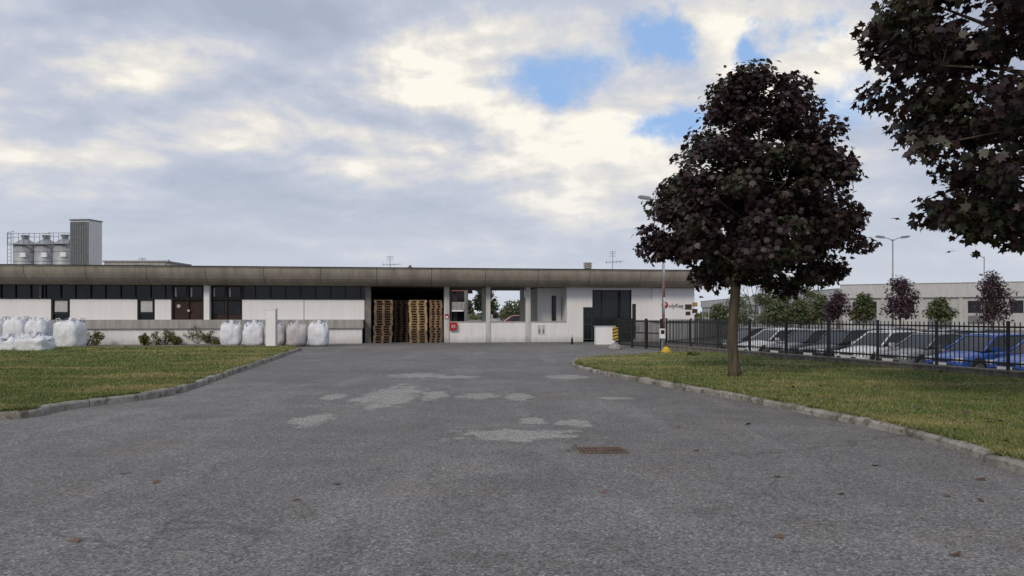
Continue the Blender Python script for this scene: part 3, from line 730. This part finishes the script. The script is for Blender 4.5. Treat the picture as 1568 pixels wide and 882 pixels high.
def factory(xa,ya,xb_,yb,H,tag,dep=25):
    d=Vector((xb_-xa,yb-ya)); Ln=d.length; E=empty('factory_building',(xa,ya,DZ),math.atan2(d.y,d.x)); H-=DZ
    m=MB(); m.box(greyW,0,Ln,0,dep,0,H*.70); m.box(M('factory_fascia',(.52,.52,.51),(.44,.44,.43),streak=True),-.3,Ln+.3,-.4,dep,H*.70,H); m.box(conc,-.35,Ln+.35,-.45,dep,H,H+.12)
    m.done('shell',E); m=MB(); x=1.5; i=0
    while x<Ln-4:
        if i%4==2: m.box(darkrib,x,x+3.2,-.04,0,0,3.4); m.box(frameW,x+1.55,x+1.65,-.07,-.04,0,3.4)
        else: m.box(glass,x,x+3.4,-.05,0,H*.36,H*.62); m.box(frameW,x+1.65,x+1.75,-.08,-.05,H*.36,H*.62); m.box(darkrib,x,x+3.4,-.03,0,.8,H*.3) if i%3==0 else None
        m.box(greyW,x+4.0,x+4.5,-.25,0,0,H*.7); x+=5.2; i+=1
    m.done('windows_doors',E)
factory(AT(1290,118),118,AT(1760,100),100,ZT(437,118),'a')
factory(AT(1075,240),240,AT(1284,124),124,ZT(440,124)-.3,'b')
n=9000; th=rng.uniform(-.75,.9,n); D=rng.uniform(230,300,n); hh=4+3*np.sin(th*23)+2*np.sin(th*61+1)
pos=np.stack([np.tan(th)*D,D,rng.random(n)*np.clip(hh,2,9)],1); d=rng.normal(size=(n,3)); d/=np.linalg.norm(d,axis=1,keepdims=True)
leafmesh('distant_trees',pos,d,1.8,greenL,LS)
# ---------------------------------------------------------------- cars
chrome=M('wheel_alloy',(.4,.4,.42),rough=.35,metal=.8,bump=0); lampM=M('headlamp',(.55,.57,.6),rough=.1,bump=0,spec=.8); tail=M('tail_lamp',(.3,.02,.02),rough=.2,bump=0)
plate=M('number_plate',(.65,.65,.65),rough=.5,bump=0); cglass=glassM('car_glass',(.012,.014,.016),.04)
def paint(n,c):
    m,nt,b=newmat(n); g=nt.nodes.new('ShaderNodeTexCoord').outputs['Object']; nt.links.new(mix(nt,noi(nt,g,2,3),c,tuple(x*.85 for x in c)),b.inputs['Base Color'])
    b.inputs['Roughness'].default_value=.32; b.inputs['Coat Weight'].default_value=.4; b.inputs['Coat Roughness'].default_value=.1; return m
cp=[paint('car_white',(.58,.59,.60)),paint('car_black',(.015,.015,.018)),paint('car_grey',(.05,.053,.058)),paint('car_silver',(.15,.155,.16)),paint('car_blue',(.015,.07,.32)),paint('car_red',(.3,.02,.02))]
def car(loc,rz,pm,Ln=4.1,H=1.46,hatch=True):
    E=empty('parked_car',loc,rz); h=Ln/2; belt=.93
    st=[(-h,.50,.62,.32),(-h+.06,.62,.74,.24),(-h+.25,.72,.82,.20),(-h+.7,.80,.86,.19),(-h+1.15,.90,.87,.19),(-.4,belt,.88,.19),(.5,belt+.02,.88,.19),(h-.7,belt+.05,.87,.20),(h-.2,belt+.04,.84,.22),(h-.04,.86,.78,.28),(h,.60,.70,.34)]
    v=[];f=[]
    K=11
    for x,t,w,bz in st:
        pts=[(0,bz),(w*.9,bz),(w*.99,bz+.12),(w*1.0,bz+(t-bz)*.55),(w*.97,t-.07),(w*.88,t),(0,t+.035)]
        full=[(y_,z_) for y_,z_ in pts]+[(-y_,z_) for y_,z_ in pts[-2:0:-1]]
        K=len(full); v+=[(x,y_,z_) for y_,z_ in full]
    for i in range(len(st)-1):
        for j in range(K): f.append((i*K+j,(i+1)*K+j,(i+1)*K+(j+1)%K,i*K+(j+1)%K))
    f.append(tuple(range(K))); f.append(tuple((len(st)-1)*K+j for j in reversed(range(K))))
    o=obj_from('body',v,f,pm,parent=E,smooth=True); md=o.modifiers.new('s','SUBSURF'); md.levels=1; md.render_levels=1
    rb=h-.18 if hatch else h-.75; rt=h-.55 if hatch else h-1.25
    gs=[(-h+1.08,.90,.90,.80,.78),(-h+1.85,.92,H-.05,.80,.60),(-h+2.2,.92,H-.01,.80,.61),(rt-.5,.94,H-.015,.80,.60),(rt,.95,H-.09,.80,.57),(rb,.95,.97,.78,.74)]
    v=[];f=[]
    for x,z0_,z1_,w0,w1 in gs: v+=[(x,-w0,z0_),(x,-w1,z1_),(x,w1,z1_),(x,w0,z0_)]
    for i in range(len(gs)-1):
        for j in range(3): f.append((i*4+j,i*4+j+1,i*4+5+j,i*4+4+j))
    obj_from('glasshouse',v,f,cglass,parent=E)
    m=MB()
    r=[(g[0],g[2]+.03,g[4]+.02) for g in gs[1:5]]
    for i in range(3):
        (xa_,za,wa),(xb2,zb,wb)=r[i],r[i+1]
        m.quad(pm,[(xa_,-wa,za),(xb2,-wb,zb),(xb2,0,zb+.03),(xa_,0,za+.03)]); m.quad(pm,[(xa_,0,za+.03),(xb2,0,zb+.03),(xb2,wb,zb),(xa_,wa,za)])
        for s_ in (-1,1): m.quad(pm,[(xa_,s_*wa,za),(xb2,s_*wb,zb),(xb2,s_*(wb+.012),zb-.07),(xa_,s_*(wa+.012),za-.07)])
    m.quad(pm,[(r[0][0],-r[0][2],r[0][1]),(r[0][0],r[0][2],r[0][1]),(r[0][0]-.05,r[0][2],r[0][1]-.05),(r[0][0]-.05,-r[0][2],r[0][1]-.05)])
    for s_ in (-1,1):
        m.tube(pm,[(gs[0][0],s_*.79,.9),(gs[1][0],s_*.61,H-.045),(gs[3][0],s_*.62,H-.01),(gs[4][0],s_*.59,H-.08),(gs[5][0],s_*.76,.96)],[.045,.04,.04,.05,.09],6)
        m.tube(blackm,[(.15,s_*.805,.92),(.1,s_*.615,H-.03)],.035,5)
        m.box(pm,-h+1.35,-h+1.52,s_*.98-.1,s_*.98+.1,.92,1.05)
        m.tube(blackm,[(-h+1.2,s_*.885,.36),(h-1.2,s_*.885,.36)],.03,5); m.box(blackm,-.0,.015,s_*.885-.004,s_*.885+.004,.4,.85)
        T=Matrix.Translation((-h+.17,s_*.62,.62)); m.box(lampM,-.11,.12,-.15,.15,-.07,.07,T@Matrix.Rotation(-s_*.45,4,'Z'))
        m.box(tail,h-.12,h-.02,s_*.68-.1,s_*.68+.1,.62,.85)
        for wx in (-h+.78,h-.78):
            m.tube(blackm,[(wx,s_*.80,.31),(wx,s_*.885,.31)],.375,22); m.tube(rubber,[(wx,s_*.72,.31),(wx,s_*.90,.31)],.31,20); m.tube(chrome,[(wx,s_*.90,.31),(wx,s_*.91,.31)],.20,12)
    m.box(blackm,-h-.015,-h+.05,-.5,.5,.34,.46); m.box(blackm,-h-.0,-h+.1,-.32,.32,.54,.61); m.box(plate,-h-.03,-h-.01,-.26,.26,.40,.50)
    m.done('trim_wheels',E)
rz=math.atan2(PN.y,PN.x)
for s_,off,c_,Ln,H,hb in ((9.0,8.0,4,4.2,1.48,True),(6.6,8.1,3,4.3,1.46,False),(4.3,8.0,0,4.1,1.5,True),(1.9,8.2,1,4.3,1.5,True),(-.4,8.1,2,4.1,1.46,True),(-2.7,8.0,0,4.2,1.47,True),(-5.0,8.2,2,4.2,1.47,True),(11.4,8.0,4,4.2,1.47,True),
    (8.0,15.5,3,4.3,1.45,True),(3.3,15.4,2,4.2,1.5,True),(.8,15.6,2,4.4,1.45,False),(-1.7,15.3,3,4.0,1.5,True)):
    q=P0+PD*s_+PN*off; car((q.x,q.y,DZ+.004),rz+(math.pi if off>12 else 0)+random.uniform(-.04,.04),cp[c_],Ln,H,hb)
car((AT(786,80),80,0),.2,cp[5],4.2,1.5)
# ---------------------------------------------------------------- drain + fallen leaves
X,Yd=GP(920,690); iron=M('cast_iron',(.16,.09,.06),(.09,.065,.05),rough=.85,scale=8); rim=M('grate_rim',(.20,.165,.13),(.12,.10,.08),rough=.9)
m=MB(); w,dd=.27,.17
m.box(dark,-w,w,-dd,dd,-.01,.004)
m.box(rim,-w-.03,-w,-dd-.03,dd+.03,0,.008); m.box(rim,w,w+.03,-dd-.03,dd+.03,0,.008); m.box(rim,-w,w,-dd-.03,-dd,0,.008); m.box(rim,-w,w,dd,dd+.03,0,.008)
for i in range(11): x=-w+.01+i*(2*w-.055)/10; m.box(iron,x,x+.035,-dd+.004,dd-.004,.004,.010)
m.box(iron,-w,w,-.025,.025,.0105,.012); m.box(iron,-.04,.04,-dd+.01,dd-.01,.0125,.0135)
m.done('drain_grate',loc=(X,Yd,.003),rz=.08)
lm=leafmat('fallen_leaf',(.14,.06,.035),(.08,.045,.03),(.22,.13,.06),trans=0.0,nscale=1)
lp=[GP(*p) for p in ((515,741),(193,725),(113,830),(455,765),(1190,730),(1190,823),(1287,757),(1340,713),(1460,850),(1500,735),(1503,768),(925,755),(1145,650),(1065,690),(960,690),(870,690),(880,683),(240,740),(1040,655),(1450,760))]
pos=[(x,y,.018) for x,y in lp]
k=0
while k<240:
    Y_=random.uniform(7,30); x=random.uniform(.1,.7)*Y_
    if inpoly(np.array([x]),np.array([Y_]),pr)[0]: pos.append((x,Y_,.14)); k+=1
k=0
while k<60:
    Y_=random.uniform(10,30); x=random.uniform(-.7,-.2)*Y_
    if inpoly(np.array([x]),np.array([Y_]),pl)[0]: pos.append((x,Y_,.15)); k+=1
pos=np.array(pos); leafmesh('fallen_leaves',pos,np.tile([0,0,1.0],(len(pos),1)),.08,lm,up=2.0)
# ---------------------------------------------------------------- world
w=bpy.data.worlds.new('World'); sc.world=w; w.use_nodes=True; nt=w.node_tree
bg=nt.nodes['Background']; bg.inputs[1].default_value=.12
EL,ROT=math.radians(34),math.radians(205)
sky=node(nt,'ShaderNodeTexSky',sky_type='NISHITA',sun_disc=False,sun_elevation=EL,sun_rotation=ROT,air_density=1.0,dust_density=.6,ozone_density=1.5)
D=nt.nodes.new('ShaderNodeTexCoord').outputs['Generated']
s=nt.nodes.new('ShaderNodeSeparateXYZ'); nt.links.new(D,s.inputs[0])
zz=mth(nt,'MAXIMUM',s.outputs[2],0.0); den=mth(nt,'ADD',zz,.20)
uv=nt.nodes.new('ShaderNodeCombineXYZ'); nt.links.new(mth(nt,'DIVIDE',s.outputs[0],den),uv.inputs[0]); nt.links.new(mth(nt,'DIVIDE',s.outputs[1],den),uv.inputs[1])
U=uv.outputs[0]
def dirv(px,py): return tuple(Vector(((px-CX)/F,1,(HY-py)/F)).normalized())
wob=vm(nt,'MULTIPLY',vm(nt,'SUBTRACT',noi(nt,D,6,9,.62,out=1),(.5,.5,.5)),(.30,.2,.17))
Dw=vm(nt,'ADD',D,wob)
def spot(px,py,r,asp=1.0):
    dv=vm(nt,'SUBTRACT',Dw,dirv(px,py)); dv=vm(nt,'MULTIPLY',dv,(1/asp,1,1)); return mr(nt,vm(nt,'LENGTH',dv,out=1),0,r,1,0)
def mx(l):
    o=l[0]
    for q in l[1:]: o=mth(nt,'MAXIMUM',o,q)
    return o
hole=mx([spot(835,118,.085,1.8),spot(1030,205,.08,1.3),spot(970,50,.07,1.5),spot(1300,185,.10,1.4),spot(1210,60,.06,2)])
n1=noi(nt,U,1.15,9,.56,.25)
def nb(v): return noi(nt,v,.95,8,.53,.3)
U2=vm(nt,'ADD',U,(3.3,7.1,0)); n2=nb(U2); n2b=nb(vm(nt,'ADD',U2,(.06,-.15,0)))
U3=vm(nt,'ADD',U,(9.3,1.1,0)); n3=noi(nt,U3,2.7,8,.56,.3); n3b=noi(nt,vm(nt,'ADD',U3,(.02,-.06,0)),2.7,8,.56,.3)
rel=mth(nt,'ADD',mth(nt,'MULTIPLY',mth(nt,'SUBTRACT',n2,n2b),1.1),mth(nt,'MULTIPLY',mth(nt,'SUBTRACT',n3,n3b),.5))
rel=mth(nt,'MULTIPLY',rel,mr(nt,zz,.03,.28,.35,1.0))
cov=mth(nt,'SUBTRACT',mth(nt,'ADD',n1,.17),mth(nt,'MULTIPLY',hole,.45))
cf=mr(nt,cov,.20,.47)
bright=mx([spot(760,110,.13,2.0),spot(930,190,.16,2.1),spot(1010,250,.12,1.7),spot(870,275,.09,1.8),spot(1210,115,.16,1.8),spot(1140,35,.12,2.2)])
bright2=mx([spot(400,195,.09,2),spot(170,245,.07,3.2),spot(20,222,.07,2.5),spot(560,225,.07,2),spot(210,85,.07,3),spot(850,350,.07,3.5),spot(650,110,.08,2)])
br_=mth(nt,'ADD',mth(nt,'MULTIPLY',bright,.34),mth(nt,'MULTIPLY',bright2,.20))
sh=mth(nt,'ADD',mth(nt,'ADD',mth(nt,'MULTIPLY',n2,.55),mth(nt,'MULTIPLY',n3,.36)),mth(nt,'ADD',br_,mth(nt,'ADD',rel,.20)))
cc=nt.nodes.new('ShaderNodeValToRGB'); nt.links.new(sh,cc.inputs[0])
el=cc.color_ramp.elements; el[0].position=.46; el[0].color=(3.35,3.8,4.75,1); el[1].position=1.06; el[1].color=(8.3,7.9,7.1,1)
for p_,c_ in ((.63,(3.95,4.4,5.35,1)),(.76,(4.7,5.0,5.8,1)),(.90,(6.5,6.35,6.1,1))):
    e_=el.new(p_); e_.color=c_
skb=mix(nt,.75,sky.outputs[0],(2.7,4.3,7.2))
col=mix(nt,cf,skb,cc.outputs[0])
hz=mth(nt,'POWER',mr(nt,zz,0,.24,1,0,False),1.4)
col=mix(nt,mth(nt,'MULTIPLY',hz,.8),col,(5.5,5.8,6.35))
nt.links.new(col,bg.inputs[0])
sun=bpy.data.lights.new('sun','SUN'); sun.energy=1.5; sun.angle=math.radians(14); sun.color=(1,.88,.74)
so_=bpy.data.objects.new('sun',sun); sc.collection.objects.link(so_)
dv=Vector((math.sin(ROT)*math.cos(EL),math.cos(ROT)*math.cos(EL),math.sin(EL))); so_.rotation_euler=dv.to_track_quat('Z','Y').to_euler()
# ---------------------------------------------------------------- camera
cam=bpy.data.cameras.new('camera'); cam.sensor_width=36; cam.lens=F/1568*36; cam.shift_y=(HY-441)/1568; cam.clip_end=3000
co=bpy.data.objects.new('camera',cam); sc.collection.objects.link(co); co.location=(0,0,CH); co.rotation_euler=(math.pi/2,0,0); sc.camera=co
